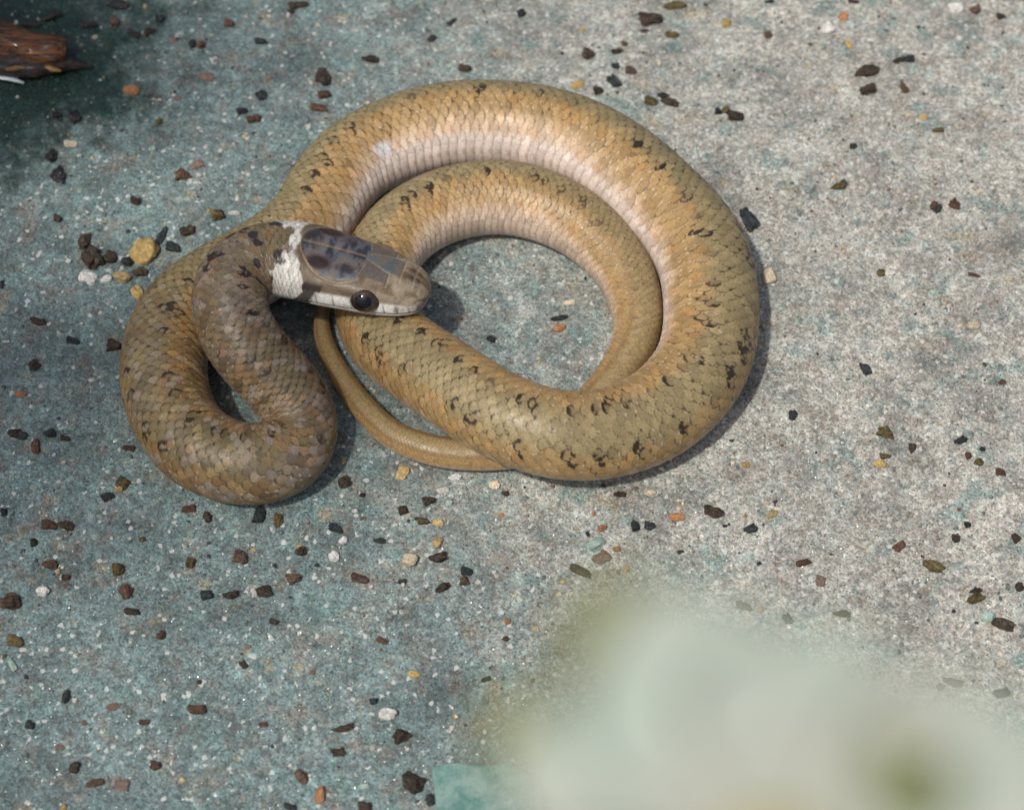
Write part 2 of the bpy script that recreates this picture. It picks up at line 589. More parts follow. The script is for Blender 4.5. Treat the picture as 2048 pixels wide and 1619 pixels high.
    col = mix(col, mix(np.broadcast_to(belly, col.shape), np.array([0.48, 0.37, 0.275]), 0.8 * rear), sstep(88, 106, ath + 8 * nz + 4 * (r1 - 0.5)))
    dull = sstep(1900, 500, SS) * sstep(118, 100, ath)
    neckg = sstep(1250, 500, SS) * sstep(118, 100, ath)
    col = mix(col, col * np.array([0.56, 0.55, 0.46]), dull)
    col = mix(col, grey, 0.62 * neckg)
    lav = np.array([0.195, 0.158, 0.135])
    col = mix(col, lav, 0.55 * sstep(0.52, 0.66, fbm(SS / 55, thd / 30, 77, 2)) * sstep(1500, 700, SS) * sstep(100, 60, ath))
    # per-scale variation
    col = col * (0.80 + 0.34 * r1 + 0.16 * sstep(-0.1, -0.7, ba) * (bj < 10))[..., None]
    warm = sstep(0.72, 1.0, r2) * sstep(20, 30, ath) * sstep(105, 90, ath)
    col = mix(col, col * np.array([1.08, 0.90, 0.72]), 0.6 * warm)
    nv = sstep(1700, 900, SS) * (bj < 10)
    col = col * (1 + nv * (0.55 * r3 - 0.28))[..., None]
    col = mix(col, np.array([0.27, 0.135, 0.05]), 0.34 * nv * (hash2(bi, bj, 37) > 0.82))
    col = mix(col, np.array([0.31, 0.27, 0.235]), 0.42 * nv * (hash2(bi, bj, 39) > 0.84))
    # scale edges: a darker thin rim, pale skin flecks at some scale bases
    em = sstep(0.30, 0.06, be) * scal
    col = mix(col, col * np.array([0.44, 0.37, 0.27]), (0.50 + 0.22 * front) * em * (bj < 10))
    col = mix(col, col * np.array([0.80, 0.72, 0.64]), 0.6 * em * (bj > 10))
    blk = (r3 > 0.70 - 0.25 * (np.abs(bj) <= 4)) & (np.abs(bj) <= 6)
    col = mix(col, np.array([0.030, 0.022, 0.014]), 0.9 * sstep(0.20, 0.08, be) * blk * (ba > 0.10) * scal * sstep(0.35, 0.6, fbm(SS / 9, thd / 5, 91, 2)))
    fl = (r2 < 0.14 + 0.22 * (np.abs(bj) >= 5)) * sstep(0.26, 0.10, np.abs(np.abs(bb) - 0.62)) * sstep(-0.35, -0.15, ba) * sstep(0.28, 0.05, ba) * (np.abs(bj) > 1) * (bj < 10)
    col = mix(col, np.array([0.62, 0.56, 0.48]), 0.8 * fl * scal)
    # two rows of dark spots along the back
    tailq = sstep(5000, 4300, SS)
    sp_row = (np.abs(bj) == 3) | ((np.abs(bj) == 4) & (r1 > 0.65)) | ((np.abs(bj) == 2) & (r1 > 0.82))
    blkid = np.floor(bi / 2); offs = np.floor(hash2(blkid, (bj < 0) * 7 + 1.0, 47) * 1.99)
    per = np.mod(bi, 2) == offs
    sstr = 1.0 * sstep(0.08, 0.5, hash2(blkid, (bj < 0) * 5 + 2.0, 53))
    spot = (sp_row & per).astype(float)
    frk = fbm(SS / 8, thd / 5, 13, 2)
    sm_ = spot * np.clip(0.22 * sstep(-0.6, 0.1, ba) + sstep(0.44, 0.56, frk - 0.035 + 0.30 * sstep(0.45, 0.1, be) * sstep(-0.2, 0.2, ba) - 0.06 + 0.10 * neckg), 0, 1) * sstr
    col = mix(col, np.array([0.018, 0.012, 0.008]), 0.95 * sm_ * scal * sstep(330, 350, SS) * (0.25 + 0.75 * tailq))
    # larger faint side row
    s2 = ((np.abs(bj) == 6) & (np.mod(bi + 1, 3) == 0) & (r2 > 0.35)).astype(float)
    col = mix(col, np.array([0.07, 0.045, 0.02]), 0.5 * s2 * sstep(0.4, 0.6, fbm(SS / 12, thd / 8, 29, 2)) * sstep(2600, 1800, SS) * scal)
    # ventral plates: small tan marks at their ends
    vm = (bj > 10) * np.exp(-((ath - 124) / 5.5) ** 2) * sstep(0.0, 0.25, ba)
    col = mix(col, np.array([0.33, 0.21, 0.11]), 0.55 * vm)
    # one pale bluish patch of scales on the flank behind the head
    pp = sstep(0.35, 0.8, np.exp(-((SS - 1888) / 30) ** 2 - ((thd - 88) / 13) ** 2) + 0.5 * (r2 - 0.5))
    col = mix(col, np.array([0.55, 0.58, 0.62]), 0.75 * pp * (1 - 0.5 * em))
    # tail: plain tan with a soft darker line
    col = mix(col, np.array([0.28, 0.18, 0.075]), 0.35 * (1 - tailq) * (ath < 110))
    col = mix(col, np.array([0.15, 0.09, 0.035]), 0.55 * (1 - tailq) * np.exp(-((ath - 38) / 9) ** 2))
    # --- head colouring
    hn = fbm(SS / 13, thd / 14, 61, 3)
    hn2 = fbm(SS / 26, thd / 24 + 9, 67, 3)
    H = np.broadcast_to(np.array([0.165, 0.122, 0.076]), (n, NTH, 3)).copy()
    H = mix(H, np.array([0.32, 0.26, 0.185]), sstep(0.35, 0.6, hn2) * sstep(150, 60, SS))
    H = H * (0.50 + 0.75 * hn)[..., None]
    pcol = mix(np.broadcast_to(np.array([0.080, 0.066, 0.072]), (n, NTH, 3)), np.array([0.070, 0.105, 0.140]), 0.9 * sstep(0.34, 0.72, hn2) * sstep(3, 16, ay))  # bluish sheen of the parietals painted into their colour
    pcol = mix(pcol, np.array([0.16, 0.135, 0.12]), 0.7 * sstep(0.50, 0.66, hn))
    pcol = mix(pcol, np.array([0.022, 0.016, 0.018]), 0.75 * sstep(0.46, 0.34, hn))
    pcol = mix(pcol, np.array([0.20, 0.125, 0.045]), sstep(11, 3, wpar - ay) * sstep(200, 225, t))
    pcol = mix(pcol, np.array([0.026, 0.014, 0.012]), 0.95 * sstep(0.3, 0.75, np.exp(-((t - 222) / 30) ** 2) * np.exp(-((ay - 46) / 17) ** 2) + 0.5 * (hn - 0.5)))
    pcol = mix(pcol, np.array([0.25, 0.19, 0.13]), 0.7 * sstep(9, 2, wpar - ay) * sstep(215, 195, t))
    H = mix(H, pcol, par)
    fcol = mix(np.broadcast_to(np.array([0.145, 0.118, 0.092]), (n, NTH, 3)), np.array([0.080, 0.115, 0.130]), 0.85 * sstep(0.30, 0.70, hn2) * sstep(70, 84, t))  # frontal plate, its blue-green sheen put into the colour
    H = mix(H, fcol, fr)
    H = mix(H, np.array([0.10, 0.085, 0.082]), 0.8 * sup)
    for tt, yy, rr in ((40, 12, 7), (26, 9, 5)):
        H = mix(H, np.array([0.035, 0.024, 0.02]), 0.8 * np.exp(-((t - tt) / rr) ** 2) * np.exp(-((ay - yy) / (rr * 0.7)) ** 2) * topm)
    # lips
    lab = sstep(0.30, 0.16, zl / a_t) * sstep(0, 6, t - 14) * sstep(-1, 1, zl - mouth + 3)
    H = mix(H, np.array([0.72, 0.70, 0.65]) , lab * np.clip(0.55 + 0.25 * sstep(40, 70, t) + 0.9 * (hn - 0.42), 0, 1))
    H = mix(H, np.array([0.58, 0.54, 0.48]), sstep(3, -3, zl - mouth))
    H = mix(H, np.array([0.26, 0.22, 0.19]), 0.5 * sstep(34, 12, t) * side)
    zr = zl / a_t
    H = mix(H, np.array([0.025, 0.016, 0.014]), 0.92 * sstep(24, 17, np.abs(t - 226 + 30 * (zr - 0.1) + 26 * (hn - 0.5))) * sstep(0.55, 0.40, zr) * sstep(-0.75, -0.55, zl / a_b) * sstep(0.62, 0.5, zr))
    H = mix(H, np.array([0.03, 0.02, 0.017]), 0.9 * sstep(20, 12, np.abs(t - 116)) * sstep(0.42, 0.2, zr) * (zl > mouth))
    H = mix(H, np.array([0.05, 0.04, 0.035]), 0.6 * sstep(7, 3, np.abs(t - 52)) * sstep(0.25, 0.1, np.abs(zr + 0.02)))
    H = mix(H, np.array([0.035, 0.026, 0.022]), 0.75 * lip)
    H = mix(H, np.array([0.36, 0.30, 0.21]), 0.38 * line * topm)
    H = mix(H, np.array([0.10, 0.085, 0.07]), 0.8 * line * side)
    # pale collar, dark nape blotches
    ath_ = ath + 10 * (hn - 0.5)
    c0 = 272 - 34 * sstep(15, 75, ath_); c1 = 287 + 54 * sstep(12, 78, ath_) + 34 * (hn - 0.5)
    c0 = c0 + 22 * (hn2 - 0.5)
    coll = sstep(-4, 3, t - c0) * sstep(5, -4, t - c1) * sstep(-0.8, -0.6, zl / a_b)
    white = np.array([0.70, 0.68, 0.62])
    bar = sstep(24, 17, np.abs(t - 226 + 30 * (zr - 0.1) + 26 * (hn - 0.5))) * sstep(0.62, 0.45, zr) * sstep(-0.75, -0.55, zl / a_b)
    nape = sstep(258, 275, t)
    full = mix(H, col, nape)
    wc = white * (0.74 + 0.40 * r1)[..., None]
    wc = mix(wc, wc * 0.34, 0.9 * em)
    full = mix(full, wc, coll * (1 - bar))
    nb = 0
    for tt, aa, sx, sy in ((306, 30, 11, 15), (330, 84, 9, 14), (346, 8, 8, 8), (372, 40, 9, 8), (412, 62, 10, 9)):
        nb = np.maximum(nb, sstep(1.25, 0.8, ((t - tt) / sx) ** 2 + ((ath - aa) / sy) ** 2 + 3.4 * (hn - 0.5)))
    full = mix(full, np.array([0.022, 0.018, 0.022]), 0.92 * nb * (1 - coll * 0.7))
    col = np.where((t < 460)[..., None], full, col)
    col = np.clip(col, 0.004, 0.85)

    # --- mesh
    Vf = V.reshape(-1, 3)
    I, J = np.meshgrid(np.arange(n - 1), np.arange(NTH), indexing='ij')
    J2 = (J + 1) % NTH
    F = np.stack([I * NTH + J, I * NTH + J2, (I + 1) * NTH + J2, (I + 1) * NTH + J], -1).reshape(-1, 4)

    mt = NT('snake_skin')
    at = mt.n('ShaderNodeAttribute', attribute_name='Col')
    Pn = mt.coords(1.0 / K)
    n1 = mt.noise(Pn, 0.22, 3, 0.6)
    fine = mt.ramp(n1, [(0.3, (0.78,) * 3), (0.5, (1.0,) * 3), (0.72, (1.22,) * 3)])
    mt.l(mt.mixc(1.0, at.outputs['Color'], fine, 'MULTIPLY'), mt.b.inputs['Base Color'])
    mt.l(mt.maprange(mt.noise(Pn, 0.05, 2), 0.3, 0.7, 0.36, 0.54), mt.b.inputs['Roughness'])
    mt.b.inputs['Specular IOR Level'].default_value = 0.38
    mt.b.inputs['Subsurface Weight'].default_value = 0.0
    mt.l(mt.bump(mt.noise(Pn, 0.35, 2), 0.25, 1.2 * K), mt.b.inputs['Normal'])

    base, _ = place(900, 700)
    root = empty('snake', (base[0], base[1], 0))
    tag(root, 'coiled brown snake with a pale collar and dark spots lying on the stone', 'snake')
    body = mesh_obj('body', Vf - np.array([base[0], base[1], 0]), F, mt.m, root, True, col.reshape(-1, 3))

    # --- eyes
    em_ = NT('eye_glossy')
    cc = em_.coords(1.0 / K)
    em_.l(em_.ramp(em_.noise(cc, 0.12, 3), [(0.35, (0.012, 0.008, 0.007)), (0.7, (0.060, 0.032, 0.018))]), em_.b.inputs['Base Color'])
    em_.b.inputs['Roughness'].default_value = 0.07
    em_.b.inputs['Coat Weight'].default_value = 1.0
    em_.b.inputs['Coat Roughness'].default_value = 0.03
    pm_ = NT('pupil_black')
    pm_.b.inputs['Base Color'].default_value = (0.003, 0.003, 0.004, 1)
    pm_.b.inputs['Roughness'].default_value = 0.06
    rm_ = NT('eye_ring_skin')
    rm_.l(rm_.ramp(rm_.noise(rm_.coords(1 / K), 0.2, 2), [(0.3, (0.03, 0.02, 0.016)), (0.7, (0.10, 0.07, 0.05))]), rm_.b.inputs['Base Color'])
    rm_.b.inputs['Roughness'].default_value = 0.4
    k = int(np.searchsorted(S, 114))
    for sd in (-1, 1):
        ex = P[k] + SID[k] * sd * (a_l[k, 0] - 15) + DOR[k] * 7
        out = SID[k] * sd * 0.90 + DOR[k] * 0.40
        out /= np.linalg.norm(out)
        xax = T[k] - out * np.dot(T[k], out)
        xax /= np.linalg.norm(xax)
        yax = np.cross(out, xax)
        M = np.stack([xax * 33, yax * 28, out * 27], 1)
        uu, vv, ff = dome(28, 16, math.pi)
        ev = (np.stack([np.sin(vv) * np.cos(uu), np.sin(vv) * np.sin(uu), np.cos(vv)], -1)) @ M.T + ex
        e = mesh_obj('eye', ev - np.array([base[0], base[1], 0]), ff, em_.m, root)
        uu, vv, ff = dome(24, 6, 0.52)
        Mp = M * 1.02
        pv = (np.stack([np.sin(vv) * np.cos(uu), np.sin(vv) * np.sin(uu), np.cos(vv)], -1)) @ Mp.T + ex
        p = mesh_obj('pupil', pv - np.array([base[0], base[1], 0]), ff, pm_.m, e)
    return S, C


def dome(nu, nv, vmax):
    """grid of angles for a dome round the local z axis"""
    u = np.linspace(0, 2 * math.pi, nu, endpoint=False)
    v = np.linspace(0.001, vmax - (0.001 if vmax > 3 else 0), nv)
    U, Vv = np.meshgrid(u, v, indexing='ij')
    I, J = np.meshgrid(np.arange(nu), np.arange(nv - 1), indexing='ij')
    I2 = (I + 1) % nu
    F = np.stack([I * nv + J, I * nv + J + 1, I2 * nv + J + 1, I2 * nv + J], -1).reshape(-1, 4)
    return U.ravel(), Vv.ravel(), F


SNK_S, SNK_C = build_snake()


# ------------------------------------------------------------------ icosphere data
def icosphere(sub):
    t = (1 + 5 ** 0.5) / 2
    v = [(-1, t, 0), (1, t, 0), (-1, -t, 0), (1, -t, 0), (0, -1, t), (0, 1, t), (0, -1, -t), (0, 1, -t), (t, 0, -1), (t, 0, 1), (-t, 0, -1), (-t, 0, 1)]
    f = [(0, 11, 5), (0, 5, 1), (0, 1, 7), (0, 7, 10), (0, 10, 11), (1, 5, 9), (5, 11, 4), (11, 10, 2), (10, 7, 6), (7, 1, 8), (3, 9, 4), (3, 4, 2), (3, 2, 6), (3, 6, 8), (3, 8, 9), (4, 9, 5), (2, 4, 11), (6, 2, 10), (8, 6, 7), (9, 8, 1)]
    v = [np.array(p) / np.linalg.norm(p) for p in v]
    for _ in range(sub):
        cache, nf = {}, []

        def mid(a, b):
            k = (min(a, b), max(a, b))
            if k not in cache:
                p = v[a] + v[b]
                v.append(p / np.linalg.norm(p))
                cache[k] = len(v) - 1
            return cache[k]
        for a, b, c in f:
            x, y, z = mid(a, b), mid(b, c), mid(c, a)
            nf += [(a, x, z), (b, y, x), (c, z, y), (x, y, z)]
        f = nf
    return np.array(v), np.array(f)


IV0, IF0 = icosphere(0)
IV1, IF1 = icosphere(1)
IV3, IF3 = icosphere(3)


def rock_shape(seed, boxy, rough):
    """irregular stone within the unit box"""
    rg = np.random.default_rng(seed)
    v = IV3.copy()
    if boxy > 0:
        p = 2 + 6 * boxy
        nrm = (np.abs(v) ** p).sum(1) ** (1 / p)
        v = v / nrm[:, None]
    for _ in range(7 if boxy else 4):                      # chip flat facets off
        d = rg.normal(size=3)
        d /= np.linalg.norm(d)
        lim = rg.uniform(0.62, 0.95)
        q = v @ d
        ex = np.clip(q - lim, 0, None)
        v = v - ex[:, None] * d * 0.9
    w = np.zeros(len(v))
    for k in range(22):
        d = rg.normal(size=3) * rg.uniform(1.5, 9)
        w += np.sin(v @ d + rg.uniform(0, 6.28)) * rg.uniform(0.3, 1) / (1 + np.linalg.norm(d) * 0.35)
    v = v * (1 + rough * w / 3)[:, None]
    return v / np.abs(v).max(0)


def stone_mat(name, c0, c1, rough=0.85, sc=1.9, spec=0.3):
    t = NT(name)
    P = t.coords(1.0 / K)
    oi = t.n('ShaderNodeObjectInfo')
    ad = t.n('ShaderNodeVectorMath', operation='MULTIPLY_ADD')
    t.l(oi.outputs['Random'], ad.inputs[0])
    ad.inputs[1].default_value = (900, 700, 500)
    t.l(P, ad.inputs[2])
    n = t.noise(ad.outputs[0], sc, 6, 0.78)
    col = t.ramp(n, [(0.40, c0), (0.60, c1)])
    gr = t.ramp(t.voro(ad.outputs[0], 4.5, 'Color'), [(0.0, (0.6,) * 3), (1.0, (1.45,) * 3)])
    col = t.mixc(0.7, col, gr, 'MULTIPLY')
    du = t.maprange(t.noise(ad.outputs[0], 2.7, 5, 0.8), 0.52, 0.66)
    col = t.mixc(t.math('MULTIPLY', du, 0.42), col, (0.19, 0.185, 0.165))
    v = t.ramp(oi.outputs['Random'], [(0.0, (0.75,) * 3), (1.0, (1.25,) * 3)])
    col = t.mixc(1.0, col, v, 'MULTIPLY')
    t.l(col, t.b.inputs['Base Color'])
    t.b.inputs['Roughness'].default_value = rough
    t.b.inputs['Specular IOR Level'].default_value = spec
    t.l(t.bump(t.noise(ad.outputs[0], 3.2, 5, 0.75), 1.0, 3.5 * K), t.b.inputs['Normal'])
    return t.m


MATS = {
    'k': stone_mat('crumb_black', (0.008, 0.012, 0.014), (0.035, 0.042, 0.045)),
    'd': stone_mat('crumb_dark_brown', (0.014, 0.010, 0.007), (0.065, 0.046, 0.032)),
    'b': stone_mat('crumb_brown', (0.040, 0.026, 0.017), (0.13, 0.085, 0.058)),
    'r': stone_mat('crumb_red_brown', (0.048, 0.024, 0.016), (0.125, 0.070, 0.046)),
    'v': stone_mat('crumb_olive', (0.040, 0.031, 0.012), (0.15, 0.115, 0.048)),
    't': stone_mat('pebble_tan', (0.34, 0.23, 0.09), (0.60, 0.46, 0.24), 0.6),
    'y': stone_mat('pebble_yellow', (0.36, 0.24, 0.07), (0.56, 0.41, 0.17), 0.55),
    'w': stone_mat('chip_white', (0.48, 0.47, 0.44), (0.74, 0.73, 0.69), 0.5),
    'c': stone_mat('chip_cream', (0.46, 0.39, 0.27), (0.72, 0.64, 0.48), 0.55),
    'o': stone_mat('chip_orange', (0.28, 0.12, 0.045), (0.46, 0.24, 0.12), 0.6),
    'g': stone_mat('chip_pale_green', (0.22, 0.31, 0.27), (0.38, 0.48, 0.43), 0.5),
    'm': stone_mat('flake_mauve', (0.15, 0.10, 0.08), (0.24, 0.17, 0.14), 0.8),
    'K': stone_mat('crumb_black_wet', (0.004, 0.004, 0.004), (0.020, 0.015, 0.011), 0.10, spec=0.6),
}
NAMES = {'k': ('soil_crumb', 'black', 'crumb'), 'd': ('soil_crumb', 'dark brown', 'crumb'), 'b': ('soil_crumb', 'mid brown', 'crumb'),
         'r': ('soil_crumb', 'reddish brown', 'crumb'), 'v': ('soil_crumb', 'olive brown', 'crumb'), 't': ('pebble', 'tan', 'pebble'),
         'y': ('pebble', 'yellow', 'pebble'), 'w': ('stone_chip', 'white', 'stone chip'), 'c': ('stone_chip', 'cream', 'stone chip'),
         'o': ('stone_chip', 'orange', 'stone chip'), 'g': ('stone_chip', 'pale green', 'stone chip'), 'm': ('stone_flake', 'mauve pink', 'stone flake'),
         'K': ('soil_crumb', 'glossy wet black', 'crumb')}
ROUND = set('tywcog')
SHAPES_B = [rock_shape(100 + i, 0.25, 0.55) for i in range(9)]
SHAPES_R = [rock_shape(200 + i, 0.1, 0.36) for i in range(7)]
MESH = {}


def stone_mesh(kind, idx):
    key = (kind, idx)
    if key not in MESH:
        v = (SHAPES_R if kind in ROUND else SHAPES_B)[idx]
        me = bpy.data.meshes.new(NAMES[kind][0])
        me.from_pydata((v * K).tolist(), [], IF3.tolist())
        me.polygons.foreach_set('use_smooth', np.ones(len(me.polygons), dtype=bool))
        me.materials.append(MATS[kind])
        MESH[key] = me
    return MESH[key]


# x, y, length, width, image angle (deg, + = clockwise), kind
ST = """
180 47 45 20 4 K;65 50 50 20 8 K;105 30 40 24 -20 K;235 8 60 30 0 K;228 42 28 30 0 b;318 38 24 26 0 k;300 62 25 15 -30 d;270 66 26 16 30 K
190 74 15 11 0 c;455 45 30 25 0 r;385 86 22 25 0 k;402 88 26 22 0 r;345 80 22 16 0 m;262 178 32 22 20 o;410 150 42 22 15 m;355 196 25 12 0 m
318 240 18 22 0 v;141 286 30 18 10 c;305 296 18 18 0 g;115 229 24 20 0 K;150 230 22 36 -20 K;103 310 30 40 0 K;116 352 26 40 -25 K;365 348 36 26 -10 r
390 328 28 20 -30 m;483 220 30 20 0 k;503 235 25 22 0 r;272 400 26 18 20 d;595 10 50 20 -5 d;582 21 22 16 0 d;523 80 30 18 8 k;902 45 26 11 -55 k
864 75 20 14 -30 k;742 115 38 18 14 d;928 137 28 20 15 d;645 152 32 48 -15 d;650 185 34 26 0 r;640 212 38 22 15 r;522 190 20 28 -25 k;514 235 22 24 0 r
1043 25 26 22 0 k;1298 38 58 34 8 d;1352 8 52 22 -8 v;1346 70 34 18 10 v;1290 61 28 10 0 d;1452 46 22 25 0 y;1164 58 14 12 0 y;1233 103 28 16 -5 d
1248 86 18 16 0 v;1175 105 22 26 -30 d;1266 114 16 18 0 w;1230 131 24 16 0 k;1228 160 22 32 -30 k;1263 141 26 18 15 b;1318 126 10 14 0 c;1156 169 24 16 -20 y
1196 181 26 24 0 d;1342 203 36 18 25 d;1325 190 24 14 20 k;1301 200 26 20 30 v;1437 222 22 18 0 k;1451 220 20 22 0 v;1470 232 34 24 15 d;1536 70 20 24 0 b
1496 432 30 64 -24 k;1656 57 26 32 -10 w;1688 32 22 24 0 o;1912 14 32 26 8 w;1950 20 26 28 0 b;2003 33 22 16 -10 k;1646 92 16 18 0 g;1698 88 11 20 -35 y
1735 140 52 28 -20 d;1733 176 36 24 -20 d;1819 116 26 22 0 k;1796 119 28 14 -20 d;1808 173 14 32 -20 r;1918 77 16 12 0 w;1846 233 18 14 10 y;1819 228 22 14 0 c
1877 259 30 14 -3 v;1706 293 19 18 0 k;1679 371 32 20 -20 v;1957 382 16 12 0 c;1799 380 14 14 0 c;1540 2 26 12 0 k;1705 4 36 14 0 d;288 499 52 54 20 y
322 470 18 46 18 k;348 494 34 20 20 k;378 461 34 24 -20 d;166 480 28 44 10 d;178 512 34 52 -35 d;218 512 40 34 0 d;252 520 34 26 0 k;175 551 34 30 20 w
243 552 40 26 8 t;212 555 28 18 0 w;280 541 40 24 5 b;275 583 20 36 -28 y;113 436 24 22 0 d;437 426 34 36 0 v;468 424 26 12 8 w;417 420 8 12 0 y
78 641 42 17 12 d;143 679 36 17 12 k;225 690 30 26 25 d;68 728 32 30 0 d;40 785 24 14 15 o;2 566 12 26 0 k;136 520 16 13 0 w;106 488 8 8 0 w
1868 412 22 28 0 r;1875 418 14 22 20 k;1910 409 18 26 -30 r;1869 583 28 15 0 g;1947 650 27 20 -20 c;1920 650 18 12 0 c;2018 556 22 16 -10 c;1730 738 22 30 -18 k
1569 689 14 14 0 w;1762 542 20 22 0 v;1539 552 34 50 0 c;2005 762 20 15 0 r;1946 548 30 10 15 r;1139 604 28 15 4 c;1118 636 38 13 -12 k;983 675 18 14 25 k
918 692 32 12 2 v;1050 767 27 14 5 k;1072 776 22 16 20 w;1120 654 24 16 -20 o;26 863 34 22 5 d;42 870 22 20 20 k;100 864 30 22 5 k;128 875 26 15 5 d
70 888 18 40 -10 r;127 924 14 11 0 c;217 992 26 17 -25 k;237 978 22 16 0 t;246 967 26 26 25 v;256 893 30 15 10 r;8 1022 20 22 0 k;100 1050 38 22 10 r
133 1050 34 20 20 d;67 1085 18 23 0 k;375 1016 34 20 -10 r;415 1033 18 24 -20 d;285 1078 20 13 0 v;235 1139 32 34 0 v;252 1181 28 32 -20 r;102 1128 32 20 20 r
117 1143 11 11 0 y;133 1155 26 18 0 r;86 1183 34 24 0 w;382 1126 22 28 10 v;482 1115 30 26 25 b;415 1186 34 28 0 k;460 1190 42 24 0 d;509 1186 14 20 0 w
20 1202 62 44 0 b;520 1031 24 36 20 k;556 1041 24 38 0 v;673 1057 32 16 22 k;686 1079 22 18 0 w;685 991 14 13 0 w;724 989 16 12 0 k;690 962 34 36 0 d
805 943 20 32 30 t;795 924 10 10 0 w;687 921 14 14 0 t;910 952 30 16 5 w;886 979 26 16 -10 w;990 968 24 17 10 c;856 1001 38 22 0 d;807 1018 24 28 0 d
819 1029 11 9 0 c;898 1005 18 16 0 g;710 1022 13 11 10 w;876 1043 24 16 10 t;848 1040 30 18 5 v;875 1083 22 22 -20 t;819 1118 36 30 -10 c;668 1110 20 22 -25 w
602 1101 32 24 0 d;597 1092 16 9 -5 t;875 1114 46 30 0 d;760 1080 28 14 10 k;716 1155 46 22 10 b;742 1171 11 10 0 w;806 1168 10 12 0 w;803 1160 24 14 0 d
886 1172 32 17 -25 d;932 1141 24 18 20 k;929 1160 28 22 0 b;585 1156 42 28 0 b;530 1180 36 30 10 d;1003 1028 14 11 0 o;1010 985 18 11 10 d;1300 983 30 18 0 c
1492 927 17 14 15 y;1466 923 12 11 0 c;1433 915 12 8 0 w;1354 1032 34 19 10 o;1272 1050 24 26 0 k;1298 1051 22 20 20 k;1425 1023 40 24 25 d;1500 1056 28 18 -20 k
1491 1030 9 10 0 o;1450 1050 14 8 0 k;1205 1053 18 12 -20 o;1187 1025 9 14 0 o;1190 1084 38 20 -20 g;1205 1111 36 26 -35 m;1234 1096 18 14 5 o;1253 1136 14 17 0 y
1164 1139 42 20 30 d;1118 1187 16 14 0 c;1525 1150 17 16 0 w;1240 985 30 14 5 d;1490 1211 36 16 20 v;1522 1216 16 16 0 y;1362 1102 15 8 -20 d;1585 830 19 28 8 k
1772 864 34 22 22 v;1760 926 20 17 30 y;1769 911 28 14 5 v;1824 895 20 26 0 d;1920 880 27 14 -25 k;1937 910 17 20 0 r;1958 922 22 18 -10 v;1965 896 17 12 0 k
2003 943 23 16 15 r;1928 974 18 12 0 w;1730 1008 11 11 0 w;1936 1047 18 17 0 k;1914 1075 24 24 0 d;2031 1073 18 22 -30 d;1608 1122 36 18 -10 r;1643 1162 24 34 8 m
1865 1131 42 22 28 v;1802 1090 26 18 -40 r;1952 1179 30 12 -10 d;1953 1193 38 22 -18 v;2040 1172 26 24 0 d;1685 1225 46 17 5 v;2007 1244 46 24 22 d;1977 1230 22 24 30 g
1906 1363 40 20 20 r;1882 1370 20 16 -10 d;2006 1383 40 20 -15 d;1576 1234 20 24 -20 d;1545 1026 24 12 -30 t;266 1221 36 18 10 d;27 1281 42 28 10 v;322 1268 24 25 0 r
287 1270 11 8 0 w;25 1330 12 30 -30 g;132 1391 20 32 10 k;57 1447 22 18 20 k;396 1416 58 24 0 r;290 1443 32 15 0 r;308 1530 22 22 20 r;148 1529 22 28 10 d
190 1561 40 18 -12 b;246 1566 30 26 30 m;120 1490 26 18 0 m;226 1411 34 16 -15 m;167 1443 15 15 0 m;126 1611 17 14 0 y;487 1327 14 18 -30 d;495 1292 18 11 0 m
448 1393 10 11 0 w;398 1362 12 12 0 d;640 1590 22 46 5 o;803 1469 36 26 -25 d;823 1560 46 34 35 d;862 1597 26 26 -10 k;678 1501 36 20 -10 d;686 1455 46 18 -12 d
603 1549 22 32 -35 b;765 1280 24 13 25 r;775 1425 38 28 10 w;745 1400 16 17 20 k;828 1346 24 14 20 y;970 1356 22 11 -20 d;731 1611 36 24 10 d;729 1570 28 15 0 g
549 1243 22 14 15 d;525 1447 26 13 -5 r;1011 1275 19 14 0 r;1015 1240 16 16 0 o;904 1454 14 14 0 w;582 1611 34 14 15 k;680 1486 26 13 0 g;1118 848 1 1 0 x
"""
snake_xy = SNK_C[:, :2]
snake_r = SNK_C[:, 3]


